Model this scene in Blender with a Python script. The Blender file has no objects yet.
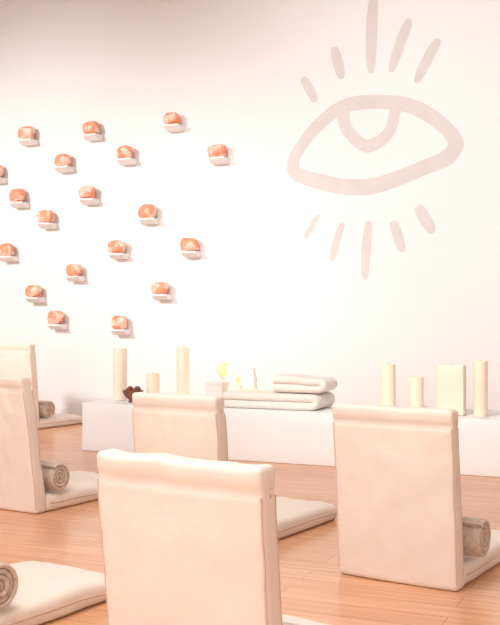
import bpy, bmesh, math, random
from mathutils import Vector, Matrix, noise
random.seed(7)
S = bpy.context.scene
COL = S.collection
F = 1000.0; CX = 250.0; CY = 312.5; CH = 0.85      # focal (px), camera height

# ---------------------------------------------------------------- materials
def mat(name, col, rough=0.6, var=0.0, vscale=5.0, bump=0.0, bscale=60.0, col2=None, emit=0.0,
        sss=0.0, spec=0.5, coat=0.0, sheen=0.0):
    m = bpy.data.materials.new(name); m.use_nodes = True
    nt = m.node_tree; N = nt.nodes; L = nt.links
    b = N['Principled BSDF']
    b.inputs['Base Color'].default_value = (*col, 1)
    b.inputs['Roughness'].default_value = rough
    b.inputs['Specular IOR Level'].default_value = spec
    b.inputs['Coat Weight'].default_value = coat
    b.inputs['Sheen Weight'].default_value = sheen
    if sss:
        b.inputs['Subsurface Weight'].default_value = sss
        b.inputs['Subsurface Radius'].default_value = (0.05, 0.03, 0.015)
    tc = N.new('ShaderNodeTexCoord')
    if col2 is None:
        col2 = tuple(c * (1 - var) for c in col)
    n = N.new('ShaderNodeTexNoise'); n.inputs['Scale'].default_value = vscale
    n.inputs['Detail'].default_value = 4
    L.new(tc.outputs['Object'], n.inputs['Vector'])
    r = N.new('ShaderNodeValToRGB')
    r.color_ramp.elements[0].position = 0.38; r.color_ramp.elements[1].position = 0.62
    r.color_ramp.elements[0].color = (*col2, 1); r.color_ramp.elements[1].color = (*col, 1)
    L.new(n.outputs['Fac'], r.inputs['Fac']); L.new(r.outputs['Color'], b.inputs['Base Color'])
    if emit:
        b.inputs['Emission Strength'].default_value = emit
        L.new(r.outputs['Color'], b.inputs['Emission Color'])
    if bump:
        n2 = N.new('ShaderNodeTexNoise'); n2.inputs['Scale'].default_value = bscale
        n2.inputs['Detail'].default_value = 3
        L.new(tc.outputs['Object'], n2.inputs['Vector'])
        bp = N.new('ShaderNodeBump'); bp.inputs['Strength'].default_value = bump
        bp.inputs['Distance'].default_value = 0.004
        L.new(n2.outputs['Fac'], bp.inputs['Height']); L.new(bp.outputs['Normal'], b.inputs['Normal'])
    return m

M_wall = mat('wall_paint', (0.87, 0.865, 0.865), 0.8, 0.012, 1.5, 0.15, 90)
M_ceil = mat('ceiling_paint', (0.64, 0.57, 0.52), 0.9, 0.02)
M_mural = mat('mural_pink_paint', (0.715, 0.67, 0.648), 0.8, 0.05, 8)
M_bench = mat('bench_white_lacquer', (0.90, 0.90, 0.895), 0.5, 0.01)
M_chair = mat('cream_cover', (0.89, 0.79, 0.695), 0.42, 0.035, 4, 0.30, 45, spec=0.5)
M_pipe = mat('cream_piping', (0.72, 0.53, 0.41), 0.5, 0.08, 30)
M_towel = mat('towel_mauve', (0.70, 0.54, 0.45), 0.95, 0.22, 60, 0.7, 220, sheen=0.4)
M_blank = mat('blanket_cream', (0.89, 0.82, 0.75), 0.95, 0.05, 30, 0.7, 160, sheen=0.2)
M_wax = mat('candle_wax', (0.94, 0.82, 0.66), 0.45, 0.04, 9, 0.1, 30, sss=0.3)
M_wick = mat('wick', (0.45, 0.36, 0.28), 0.9, 0.2)
M_cryst = mat('orange_calcite', (0.90, 0.38, 0.23), 0.5, vscale=14, col2=(0.78, 0.24, 0.12), bump=0.7, bscale=60, sss=0.15)
M_crystw = mat('calcite_pale', (0.92, 0.67, 0.55), 0.5, vscale=25, col2=(0.87, 0.47, 0.33), bump=0.6)
M_shelf = mat('shelf_white', (0.89, 0.88, 0.87), 0.5, 0.02)
M_dark = mat('dark_wood', (0.26, 0.08, 0.045), 0.4, 0.5, 20)
M_gold = mat('amber_globe_lit', (1.0, 0.72, 0.42), 0.25, 0.1, 10, sss=.3, emit=0.25)
M_flame = mat('flame', (1.0, 0.50, 0.12), 0.5, emit=1.6)
M_white = mat('white_ceramic', (0.80, 0.74, 0.70), 0.35, 0.02)

def floor_mat():
    m = bpy.data.materials.new('wood_floor'); m.use_nodes = True
    nt = m.node_tree; N = nt.nodes; L = nt.links; b = N['Principled BSDF']
    tc = N.new('ShaderNodeTexCoord')
    br = N.new('ShaderNodeTexBrick')
    br.inputs['Scale'].default_value = 1.0
    br.inputs['Brick Width'].default_value = 1.4; br.inputs['Row Height'].default_value = 0.11
    br.inputs['Mortar Size'].default_value = 0.0015; br.inputs['Bias'].default_value = 0.0
    br.offset = 0.37
    br.inputs['Color1'].default_value = (0.79, 0.43, 0.24, 1)
    br.inputs['Color2'].default_value = (0.71, 0.36, 0.19, 1)
    br.inputs['Mortar'].default_value = (0.50, 0.23, 0.12, 1)
    L.new(tc.outputs['Object'], br.inputs['Vector'])
    mp = N.new('ShaderNodeMapping'); mp.inputs['Scale'].default_value = (1.2, 22, 1)
    L.new(tc.outputs['Object'], mp.inputs['Vector'])
    n = N.new('ShaderNodeTexNoise'); n.inputs['Scale'].default_value = 2.2; n.inputs['Detail'].default_value = 6
    L.new(mp.outputs['Vector'], n.inputs['Vector'])
    r = N.new('ShaderNodeValToRGB')
    r.color_ramp.elements[0].position = 0.3; r.color_ramp.elements[1].position = 0.7
    r.color_ramp.elements[0].color = (0.82, 0.76, 0.72, 1); r.color_ramp.elements[1].color = (1.05, 1.05, 1.05, 1)
    L.new(n.outputs['Fac'], r.inputs['Fac'])
    mx = N.new('ShaderNodeMix'); mx.data_type = 'RGBA'; mx.blend_type = 'MULTIPLY'
    mx.inputs[0].default_value = 1.0
    L.new(br.outputs['Color'], mx.inputs[6]); L.new(r.outputs['Color'], mx.inputs[7])
    L.new(mx.outputs[2], b.inputs['Base Color'])
    b.inputs['Roughness'].default_value = 0.25
    bp = N.new('ShaderNodeBump'); bp.inputs['Strength'].default_value = 0.15; bp.inputs['Distance'].default_value = 0.002
    L.new(n.outputs['Fac'], bp.inputs['Height']); L.new(bp.outputs['Normal'], b.inputs['Normal'])
    return m
M_floor = floor_mat()

# ---------------------------------------------------------------- mesh helpers
def new_obj(name, bm, mats, matrix=None, smooth=True, parent=None, sharp=40):
    me = bpy.data.meshes.new(name)
    bmesh.ops.recalc_face_normals(bm, faces=bm.faces)
    bm.to_mesh(me); bm.free()
    for m in mats: me.materials.append(m)
    if smooth:
        me.polygons.foreach_set('use_smooth', [True] * len(me.polygons))
        me.set_sharp_from_angle(angle=math.radians(sharp))
    o = bpy.data.objects.new(name, me); COL.objects.link(o)
    if matrix is not None: o.matrix_world = matrix
    if parent: o.parent = parent
    return o

def rbox(bm, lo, hi, r, step=0.012, mi=0, deform=None):
    """dense rounded box"""
    lo = Vector(lo); hi = Vector(hi); c = (lo + hi) / 2; h = (hi - lo) / 2
    r = min(r, h.x * .99, h.y * .99, h.z * .99)
    n = [max(4, int(round(2 * h[i] / step))) for i in range(3)]
    def ax(i):
        k = 3; e = [-h[i] + r * (1 - math.cos(math.pi / 2 * j / k)) * 1.0 for j in range(k)]
        inner = [-h[i] + r + (2 * h[i] - 2 * r) * j / n[i] for j in range(n[i] + 1)]
        return e + inner + [-v for v in reversed(e)]
    A = [ax(i) for i in range(3)]
    cache = {}
    def V(i, j, k):
        key = (i, j, k)
        if key not in cache:
            p = Vector((A[0][i], A[1][j], A[2][k]))
            q = Vector([max(-h[t] + r, min(h[t] - r, p[t])) for t in range(3)])
            d = p - q
            if d.length > 1e-9: p = q + d.normalized() * r
            p = p + c
            if deform: p = deform(p)
            cache[key] = bm.verts.new(p)
        return cache[key]
    X, Y, Z = [len(a) - 1 for a in A]
    def quad(a, b_, c_, d_):
        try:
            f = bm.faces.new((a, b_, c_, d_)); f.material_index = mi
        except ValueError: pass
    for i in range(X):
        for j in range(Y):
            for k in (0, Z): quad(V(i, j, k), V(i+1, j, k), V(i+1, j+1, k), V(i, j+1, k))
    for i in range(X):
        for k in range(Z):
            for j in (0, Y): quad(V(i, j, k), V(i+1, j, k), V(i+1, j, k+1), V(i, j, k+1))
    for j in range(Y):
        for k in range(Z):
            for i in (0, X): quad(V(i, j, k), V(i, j+1, k), V(i, j+1, k+1), V(i, j, k+1))

def tube(bm, pts, r, closed=False, seg=6, mi=0):
    n = len(pts); rings = []
    pts = [Vector(p) for p in pts]
    for i, p in enumerate(pts):
        a = pts[(i - 1) % n] if (closed or i > 0) else p
        b = pts[(i + 1) % n] if (closed or i < n - 1) else p
        t = (b - a).normalized()
        up = Vector((0, 0, 1)) if abs(t.z) < 0.9 else Vector((1, 0, 0))
        s = t.cross(up).normalized(); w = s.cross(t)
        rr = r[i] if isinstance(r, list) else r
        rings.append([bm.verts.new(p + s * math.cos(2*math.pi*k/seg) * rr + w * math.sin(2*math.pi*k/seg) * rr) for k in range(seg)])
    for i in range(n if closed else n - 1):
        A = rings[i]; B = rings[(i + 1) % n]
        for k in range(seg):
            f = bm.faces.new((A[k], A[(k+1) % seg], B[(k+1) % seg], B[k])); f.material_index = mi
    if not closed:
        for R in (rings[0], rings[-1]):
            f = bm.faces.new(R); f.material_index = mi

def lathe(bm, prof, c=(0, 0, 0), seg=32, mi=0, wob=0.0):
    c = Vector(c); rings = []
    for r, z in prof:
        rings.append([bm.verts.new(c + Vector((math.cos(2*math.pi*k/seg) * r * (1 + wob*math.sin(3*k)), math.sin(2*math.pi*k/seg) * r, z))) for k in range(seg)])
    for a, b in zip(rings, rings[1:]):
        for k in range(seg):
            f = bm.faces.new((a[k], a[(k+1) % seg], b[(k+1) % seg], b[k])); f.material_index = mi
    for R in (rings[0], rings[-1]):
        f = bm.faces.new(R); f.material_index = mi

def place(x, y, z, ang):
    return Matrix.Translation((x, y, z)) @ Matrix.Rotation(ang, 4, 'Z')

# ---------------------------------------------------------------- room frame
TH = math.radians(-23.5)                       # back wall yaw
U = Vector((math.cos(TH), math.sin(TH), 0)); Vn = Vector((math.sin(TH), -math.cos(TH), 0))  # Vn = towards viewer
BF = Vector((-1.035, 6.16, 0))                 # bench front-left corner
P0 = BF - Vn * 1.5                             # point on wall
ROOM = place(P0.x, P0.y, 0, TH)                # local x=u, local y=-v

def slab(name, lo, hi, m):
    bm = bmesh.new()
    bmesh.ops.create_cube(bm, size=1)
    lo = Vector(lo); hi = Vector(hi)
    for v in bm.verts:
        v.co = Vector([(lo[i] + hi[i]) / 2 + v.co[i] * (hi[i] - lo[i]) for i in range(3)])
    return new_obj(name, bm, [m], ROOM, smooth=False)
H = 3.55; UL = -4.0; UR = 5.2; VF = 9.5
slab('floor', (UL, -VF, -0.1), (UR, 0, 0), M_floor)
slab('wall_back', (UL - .1, 0, -0.1), (UR + .1, 0.12, H), M_wall)
slab('wall_left', (UL - .12, -VF, -0.1), (UL, 0, H), M_wall)
slab('wall_right', (UR, -VF, -0.1), (UR + .12, 0, H), M_wall)
slab('ceiling', (UL, -VF, H), (UR, 0, H + .1), M_ceil)
slab('baseboard_back', (UL, -0.015, 0), (UR, 0, 0.08), M_bench)

def wall_uz(px, py):
    d = Vector(((px - CX) / F, 1, -(py - CY) / F))
    o = Vector((0, 0, CH))
    t = (P0 - o).dot(Vn) / d.dot(Vn)
    p = o + d * t
    return (p - P0).dot(U), p.z

# ---------------------------------------------------------------- mural (painted on wall)
bm = bmesh.new()
def bez(pts, n=8, closed=False):
    out = []; N_ = len(pts)
    rng = range(N_ if closed else N_ - 1)
    for i in rng:
        g = lambda k: pts[k % N_] if closed else pts[max(0, min(N_ - 1, k))]
        p0, p1, p2, p3 = g(i-1), g(i), g(i+1), g(i+2)
        for j in range(n):
            t = j / n
            out.append(tuple(0.5 * ((2*p1[k]) + (-p0[k]+p2[k])*t + (2*p0[k]-5*p1[k]+4*p2[k]-p3[k])*t*t + (-p0[k]+3*p1[k]-3*p2[k]+p3[k])*t**3) for k in range(len(p1))))
    if not closed: out.append(tuple(pts[-1]))
    return out
def ring_band(outer, inner, off):
    o = bez(outer, 6, True); i = bez(inner, 6, True)
    m = min(len(o), len(i))
    vo = [bm.verts.new((*[wall_uz(*p)[0]], -off, wall_uz(*p)[1])) for p in o]
    vi = [bm.verts.new((*[wall_uz(*p)[0]], -off, wall_uz(*p)[1])) for p in i]
    for k in range(m):
        bm.faces.new((vo[k], vo[(k+1) % m], vi[(k+1) % m], vi[k]))
def stroke(pts, off, cap=True):
    P = bez(pts, 10); Lf = []; Rt = []
    for k, (x, y, w) in enumerate(P):
        a = P[max(0, k-1)]; b = P[min(len(P)-1, k+1)]
        tx, ty = b[0]-a[0], b[1]-a[1]; l = math.hypot(tx, ty); nx, ny = -ty/l, tx/l
        q = wall_uz(x+nx*w/2, y+ny*w/2); s = wall_uz(x-nx*w/2, y-ny*w/2)
        Lf.append(bm.verts.new((q[0], -off, q[1]))); Rt.append(bm.verts.new((s[0], -off, s[1])))
    for k in range(len(P)-1):
        bm.faces.new((Lf[k], Lf[k+1], Rt[k+1], Rt[k]))
outer = [(287,163),(296,144),(313,122),(334,104),(356,96),(384,95),(410,98),(432,108),(450,122),(461,135),(463,148),(452,164),(428,174),(402,185),(374,194),(345,195),(314,188),(292,179)]
inner = [(299,163),(306,149),(322,130),(341,115),(358,110),(384,109),(408,113),(426,122),(440,133),(447,141),(447,147),(440,153),(423,160),(398,170),(372,178),(346,179),(321,174),(303,169)]
ring_band(outer, inner, 0.002)
stroke([(343,106,13),(345,125,12),(354,138,12),(367,146,13),(381,140,12),(391,128,11),(396,106,11)], 0.003)
def lash(x0, y0, x1, y1, w, bend=0.0):
    pts = []
    for t, s in ((0, .4), (.08, .8), (.3, 1), (.65, 1), (.9, .75), (1, .35)):
        nx, ny = -(y1-y0), (x1-x0); l = math.hypot(nx, ny)
        k = bend * math.sin(math.pi * t)
        pts.append((x0+(x1-x0)*t+nx/l*k, y0+(y1-y0)*t+ny/l*k, w*s))
    stroke(pts, 0.002)
lash(303,77,316,102,9); lash(334,47,342,79,10); lash(374,-6,371,73,11,1)
lash(410,19,391,72,10,1); lash(439,39,416,83,10,1)
lash(319,214,305,238,5); lash(343,222,332,261,7,1); lash(369,221,365,280,9,1)
lash(393,221,403,252,10); lash(418,206,433,233,12)
new_obj('eye_wall_mural', bm, [M_mural], ROOM, smooth=False)

# ---------------------------------------------------------------- crystals on ledges
cr = [(29,134),(93,129),(174,120),(65,161),(127,153),(219,152),(-2,172),(20,196),(90,193),(48,217),(149,212),(9,250),
      (119,247),(191,245),(36,291),(76,270),(162,288),(58,317),(121,322)]
for idx, (px, py) in enumerate(cr):
    rnd = random.Random(idx * 13 + 5)
    u, z = wall_uz(px + 3, py)
    w = rnd.uniform(0.064, 0.076); hh = rnd.uniform(0.048, 0.058)
    zs = z - hh
    OM = ROOM @ Matrix.Translation((u, -.001, zs))
    bm = bmesh.new()      # small floating ledge: lip + solid block tapering down to the wall
    def taper(p):
        if p.z < -.012:
            p.y *= 1 - .5 * (-.012 - p.z) / .03
        return p
    rbox(bm, (-0.060, -0.110, -0.042), (0.064, 0.0, 0), 0.004, 0.012, 0, taper)
    new_obj('crystal_ledge', bm, [M_shelf], OM)
    bm = bmesh.new()
    bmesh.ops.create_icosphere(bm, subdivisions=3, radius=1)
    off = Vector((rnd.uniform(0, 50), rnd.uniform(0, 50), 3))
    for v in bm.verts:
        p = v.co.copy()
        n_ = noise.noise(p * 1.3 + off) * 0.24 + noise.noise(p * 3.5 + off) * 0.14
        p = p * (1 + n_)
        p.x = math.copysign(abs(p.x) ** 0.62, p.x); p.z = math.copysign(abs(p.z) ** 0.68, p.z)
        q = Vector((p.x * w, p.y * 0.045, p.z * hh))
        q.z = max(q.z, -hh * 0.9)
        v.co = q
    mz = min(v.co.z for v in bm.verts)
    for f in bm.faces:
        c = f.calc_center_median()
        if noise.noise(c * 16 + off) > 0.10: f.material_index = 1
    OM = ROOM @ Matrix.Translation((u - .008, -.062, zs + .0005 - mz))
    new_obj('orange_crystal', bm, [M_cryst, M_crystw], OM, sharp=12)

# ---------------------------------------------------------------- white bench
BEN = place(BF.x, BF.y, 0, TH)
BH = 0.295; BD = 0.64; BL = 3.3
bm = bmesh.new()
rbox(bm, (0, 0, 0), (BL, BD, BH - 0.002), 0.006, 0.2)
new_obj('white_platform_bench', bm, [M_bench], BEN)
def bench_pt(px, k):
    a = BF - Vn * k; t = (px - CX) / F
    s = (t * a.y - a.x) / (U.x - t * U.y)
    return a + U * s, a.y + U.y * s
def on_bench(px, k, rot=0):
    p, d = bench_pt(px, k)
    return place(p.x, p.y, BH, TH + rot), d

def candle(px, k, wpx, toppy, square=False, flame=False, name='pillar_candle', m=None):
    M, d = on_bench(px, k)
    r = wpx * d / F / 2; h = CH - (toppy - CY) / F * d - BH
    bm = bmesh.new()
    if square:
        rbox(bm, (-r, -0.04, 0), (r, 0.04, h), 0.008, 0.03)
    else:
        lathe(bm, [(r*.96, 0), (r, .006), (r, h*.5), (r, h-.008), (r*.95, h), (r*.8, h-.002), (r*.55, h-.01), (r*.1, h-.012)], mi=0, wob=.004)
    tube(bm, [(0, 0, h-.014), (0.001, 0, h+.001), (0.003, 0, h+.006)], 0.0014, mi=1)
    if flame:
        lathe(bm, [(0.001, h+.006), (0.010, h+.016), (0.013, h+.030), (0.009, h+.050), (0.001, h+.078)], mi=2, seg=12)
    new_obj(name, bm, [m or M_wax, M_wick, M_flame], M)
    return M, d, h
candle(120, .26, 14, 348)
candle(153, .30, 13, 373)
candle(183, .30, 13, 347)
candle(388, .52, 15, 364)
candle(416.5, .48, 14, 377)
candle(451.5, .18, 27, 365, square=True, name='block_candle')
candle(480.5, .16, 14, 361)

# dark carved bowl with stones
M, d = on_bench(133, .16)
bm = bmesh.new()
lathe(bm, [(.028, 0), (.03, .006), (.022, .014), (.045, .03), (.062, .055), (.066, .072), (.060, .074), (.052, .055), (.03, .034), (.004, .028)])
for t in range(7):
    a = t * 0.9
    bmesh.ops.create_icosphere(bm, subdivisions=2, radius=.021, matrix=Matrix.Translation((.03*math.cos(a)*(t > 0), .03*math.sin(a)*(t > 0), .066 + .012*(t % 2))))
new_obj('dark_wooden_bowl', bm, [M_dark], M)

# white box, amber globe lamp, lit candle, white vase
M, d = on_bench(217, .28)
bm = bmesh.new(); rbox(bm, (-.055, -.05, 0), (.055, .05, .118), .006, .03)
rbox(bm, (-.059, -.053, .112), (.059, .053, .136), .006, .03)
new_obj('white_keepsake_box', bm, [M_white], M)
M, d = on_bench(224, .46)
bm = bmesh.new()
prof = [(.026, 0), (.028, .006), (.022, .012), (.012, .03), (.012, .13), (.026, .145), (.028, .155)]
lathe(bm, prof, mi=1)
prof = []
for t in range(13):
    a = -math.pi/2 + .45 + (math.pi - .75) * t / 12
    prof.append((.046 * math.cos(a), .196 + .046 * math.sin(a)))
prof += [(.012, .240), (.012, .225)]
lathe(bm, prof, mi=0)
new_obj('amber_globe_lantern', bm, [M_gold, M_white], M)
Mf, df, hf = candle(238, .47, 8, 385, flame=True, name='lit_votive_candle')
M, d = on_bench(251.5, .58)
bm = bmesh.new()
lathe(bm, [(.024, 0), (.028, .006), (.034, .05), (.035, .12), (.031, .16), (.024, .185), (.026, .205), (.021, .205), (.018, .185), (.004, .17)])
new_obj('white_ceramic_vase', bm, [M_white], M)

# folded blankets (serpentine folds)
def folded(name, px, k, W, D, layers, t, z0, seed, rot=0, seedamp=.006):
    M, d = on_bench(px, k, rot); M = M @ Matrix.Translation((0, 0, z0))
    bm = bmesh.new()
    path = []
    gap = t * .99
    for l in range(layers):
        xs = [-W/2 + t + (W - 2*t) * j / 20 for j in range(21)]
        if l % 2: xs.reverse()
        for x in xs: path.append((x, gap * l + t / 2))
        if l < layers - 1:
            sx = 1 if l % 2 == 0 else -1
            for a in (-54, -18, 18, 54):
                path.append((sx * (W/2 - t) + sx * gap/2 * 1.2 * math.cos(math.radians(a)), gap * l + t/2 + gap/2 + gap/2 * math.sin(math.radians(a))))
    rows = []
    for i, (x, z) in enumerate(path):
        a = path[max(0, i-1)]; b = path[min(len(path)-1, i+1)]
        tx, tz = b[0]-a[0], b[1]-a[1]; l_ = math.hypot(tx, tz) or 1
        nx, nz = -tz/l_, tx/l_
        row = []
        er = t / 2
        sec = [er * (1 - math.cos(math.pi/2 * j/4)) for j in range(4)] + [er + (D - 2*er) * j / 12 for j in range(13)]
        sec += [D - v for v in reversed(sec[:4])]
        loop = [(s, 1) for s in sec] + [(s, -1) for s in reversed(sec)]
        for s, sg in loop:
            e = min(s, D - s)
            hw = t/2 * (math.sqrt(max(0.03, 1 - (1 - e/er)**2)) if e < er else 1)
            q = Vector((x + nx*hw*sg, -D/2 + s, z + nz*hw*sg))
            nn = noise.noise(Vector((q.x*5, q.y*5, seed + z*3)))
            q.z += nn * seedamp * (q.z / (gap*layers)); q.y += noise.noise(Vector((q.x*7, z*12, seed))) * .010
            q.z = max(q.z, 0)
            row.append(bm.verts.new(q))
        rows.append(row)
    m = len(rows[0])
    for A, B in zip(rows, rows[1:]):
        for j in range(m): bm.faces.new((A[j], A[(j+1) % m], B[(j+1) % m], B[j]))
    bm.faces.new(rows[0]); bm.faces.new(rows[-1])
    new_obj(name, bm, [M_blank], M, sharp=80)
folded('folded_blanket', 276, .22, .63, .32, 2, .046, 0.0, 3.1)
folded('folded_towel', 302, .22, .36, .26, 2, .045, .096, 8.7, rot=.05, seedamp=.018)

# ---------------------------------------------------------------- floor chairs
BT = .06; ST = .07
def floor_chair(cx, cy, ang=-33, seed=1, hgt=.555, lean=.05, CW=.405, SL=.68):
    bm = bmesh.new(); off = Vector((seed * 7.3, seed * 3.1, 0))
    CAP = .048
    def dback(p):
        x, y, z = p; f = z / hgt
        e = min(x + CW, -x) ; ex = max(0, min(1, e / .12)); ez = max(0, min(1, (hgt - .06 - z) / .1))
        sgn = 1 if y > BT / 2 else -1
        w = noise.noise(Vector((x*7, z*3.2, sgn*2)) + off) * .0065 + noise.noise(Vector((x*19, z*13, sgn)) + off) * .0022
        w += noise.noise(Vector((x*30 + z*8, z*6, 5)) + off) * .002 * (1 if f > .75 else .4)
        y += sgn * (.006 * ex * ez) + w
        dz = z - (hgt - CAP)
        if dz > -.02:
            if dz > 0:
                y += sgn * .002 * min(1, dz / .01)
                # small gathered puckers below the top seam
                y += sgn * .002 * noise.noise(Vector((x*60, 0, 3)) + off)
            y -= sgn * .008 * math.exp(-(dz / .005) ** 2)
        if f > .85: z += (noise.noise(Vector((x*9, 0, 9)) + off) * .009 + .006 * (abs(x + CW/2) / (CW/2)) ** 3) * (f - .85) / .15
        x += noise.noise(Vector((0 if x > -CW/2 else 4, y*4, z*8)) + off) * .004
        y -= lean * f ** 1.1
        return Vector((x, y, z))
    rbox(bm, (-CW, 0, 0), (0, BT, hgt), .014, .010, 0, dback)
    def dseat(p):
        x, y, z = p
        e = min(x + CW, -x, y - .05, SL - y); ee = max(0, min(1, e / .10))
        n_ = noise.noise(Vector((x*8, y*8, 1)) + off) * .006 + noise.noise(Vector((x*22, y*22, 1)) + off) * .0025
        if z > ST / 2: z += .010 * ee + n_ - .012 * max(0, (y - SL + .18) / .18)
        x += noise.noise(Vector((z*6, y*9, 3)) + off) * .004
        k = max(0, (y - (SL - .08)) / .08); c = abs(x + CW/2) / (CW/2)
        if k > 0 and c > .75: y -= .03 * k * (c - .75) / .25
        return Vector((x, y, max(0.0, z)))
    rbox(bm, (-CW, BT - .012, 0), (0, SL, ST), .022, .012, 0, dseat)
    def bp(x, y, z):
        return dback(Vector((x, y, z)))
    zc = hgt - CAP
    lp = []
    for x in [-CW + .008 + (CW - .016) * i / 30 for i in range(31)]: lp.append(bp(x, 0, zc) + Vector((0, .001, 0)))
    for x in [-.008 - (CW - .016) * i / 30 for i in range(31)]: lp.append(bp(x, BT, zc) + Vector((0, -.001, 0)))
    tube(bm, lp, .0022, closed=True, mi=1)
    for xx, yy in ((-.004, .004), (-CW + .004, .004), (-.004, BT - .004)):
        tube(bm, [bp(xx, yy, .02 + (zc - .03) * i / 30) for i in range(31)], .0024, mi=1)
    zz = ST * .52
    pts = [(-.0, BT + .02), (-.0, SL - .06), (-.012, SL - .03), (-.05, SL - .005), (-CW + .05, SL - .005), (-CW + .012, SL - .03), (-CW, SL - .06), (-CW, BT + .02)]
    pts = bez(pts, 6)
    tube(bm, [dseat(Vector((x, y, zz))) for x, y in pts], .003, mi=1)
    M = place(cx, cy, 0, math.radians(ang))
    new_obj('floor_chair', bm, [M_chair, M_pipe], M, sharp=60)
    return M

def rolled_towel(M, seed, R=.060, Ln=.37, shift=.03, dy=.016):
    bm = bmesh.new(); turns = 3.6; n = 110
    th = R / (turns + .35)
    rows = []
    for i in range(n + 1):
        a = 2 * math.pi * turns * i / n
        rc = .25 * th + th * a / (2 * math.pi)
        ph = a + 2.2 - 2 * math.pi * turns
        row = []
        hw = .46 * th
        nx = 14
        xsr = [0, .15 * hw, .5 * hw, hw] + [hw + (Ln - 2 * hw) * j / nx for j in range(1, nx)] + [Ln - hw, Ln - .5 * hw, Ln - .15 * hw, Ln]
        for sgn in (1, -1):
            for s in (xsr if sgn > 0 else list(reversed(xsr))):
                e = min(s, Ln - s)
                q = hw * (math.sqrt(max(.02, 1 - (1 - e/hw)**2)) if e < hw else 1)
                rr = rc + sgn * q
                x = -s + noise.noise(Vector((a * .35, seed, s > Ln/2))) * .006
                wv = 1 + .02 * noise.noise(Vector((s * 12, a, seed)))
                row.append(bm.verts.new((x, math.cos(ph) * rr * wv, math.sin(ph) * rr * wv)))
        rows.append(row)
    m = len(rows[0])
    for A, B in zip(rows, rows[1:]):
        for j in range(m): bm.faces.new((A[j], A[(j+1) % m], B[(j+1) % m], B[j]))
    bm.faces.new(rows[0]); bm.faces.new(rows[-1])
    new_obj('rolled_towel', bm, [M_towel], M @ Matrix.Translation((shift, BT + R + dy, ST + .008 + R)), sharp=70)

#         x      y     seed h    width seat  lean  towel dy, towel shift
chairs = [(.628, 3.03, 1, .555, .405, .68, .05, .028, .035), (-.090, 3.41, 2, .562, .370, .86, .05, .016, .02),
          (.045, 1.94, 3, .552, .415, .60, .05, .016, .02), (-.895, 4.20, 4, .580, .40, .70, .09, .012, .01),
          (-.710, 2.48, 5, .555, .40, .62, .05, .004, .0), (-1.555, 7.22, 6, .625, .40, .55, .05, .016, .02)]
for i, (x, y, s, h, cw, sl, ln, dy, sf) in enumerate(chairs):
    M = floor_chair(x, y, -33, s, h, CW=cw, SL=sl, lean=ln)
    rolled_towel(M, s * 1.7, Ln=cw - .04, dy=dy, shift=sf)

# ---------------------------------------------------------------- lights
def aim(o, loc, target):
    o.location = loc; o.rotation_euler = (Vector(target) - Vector(loc)).to_track_quat('-Z', 'Y').to_euler()
def area(name, loc, target, sx, sy, power, col=(1, 1, 1)):
    l = bpy.data.lights.new(name, 'AREA'); l.shape = 'RECTANGLE'; l.size = sx; l.size_y = sy
    l.energy = power; l.color = col
    o = bpy.data.objects.new(name, l); COL.objects.link(o); aim(o, loc, target)
def spot(name, loc, target, power, deg, blend=1.0, size=.3, col=(1, 1, 1)):
    l = bpy.data.lights.new(name, 'SPOT'); l.spot_size = math.radians(deg); l.spot_blend = blend
    l.energy = power; l.color = col; l.shadow_soft_size = size
    o = bpy.data.objects.new(name, l); COL.objects.link(o); aim(o, loc, target)
def R(u, v, z): 
    p = P0 + U * u + Vn * v; return (p.x, p.y, z)
spot('added_wall_spot', R(-2.2, 4.5, 3.2), R(-1.3, 0, .95), 700, 62)  # added spot, no real fixture: brightens left wall, leaves its top dimmer
spot('added_wall_spot', R(1.4, 4.8, 3.2), R(1.9, 0, 1.40), 500, 68)  # second added spot, aimed higher to brighten the mural side
area('added_overhead_fill', R(1.6, 5.4, 3.5), R(1.6, 5.4, 0), 2.5, 2.5, 115)  # added overhead fill lifting chairs and floor, not a known ceiling lamp
pl = bpy.data.lights.new('candle_glow', 'POINT'); pl.energy = 2.5; pl.color = (1, .62, .25); pl.shadow_soft_size = .01
po = bpy.data.objects.new('candle_glow', pl); COL.objects.link(po); po.matrix_world = Mf @ Matrix.Translation((0, 0, hf + .09))

w = bpy.data.worlds.new('World'); S.world = w; w.use_nodes = True
w.node_tree.nodes['Background'].inputs[0].default_value = (1, .99, .975, 1)
w.node_tree.nodes['Background'].inputs[1].default_value = 1.85

cam = bpy.data.cameras.new('camera'); cam.sensor_fit = 'HORIZONTAL'; cam.sensor_width = 36; cam.lens = 72
co = bpy.data.objects.new('camera', cam); COL.objects.link(co)
co.location = (0, 0, CH); co.rotation_euler = (math.radians(90), 0, 0)
S.camera = co
S.view_settings.view_transform = 'Standard'
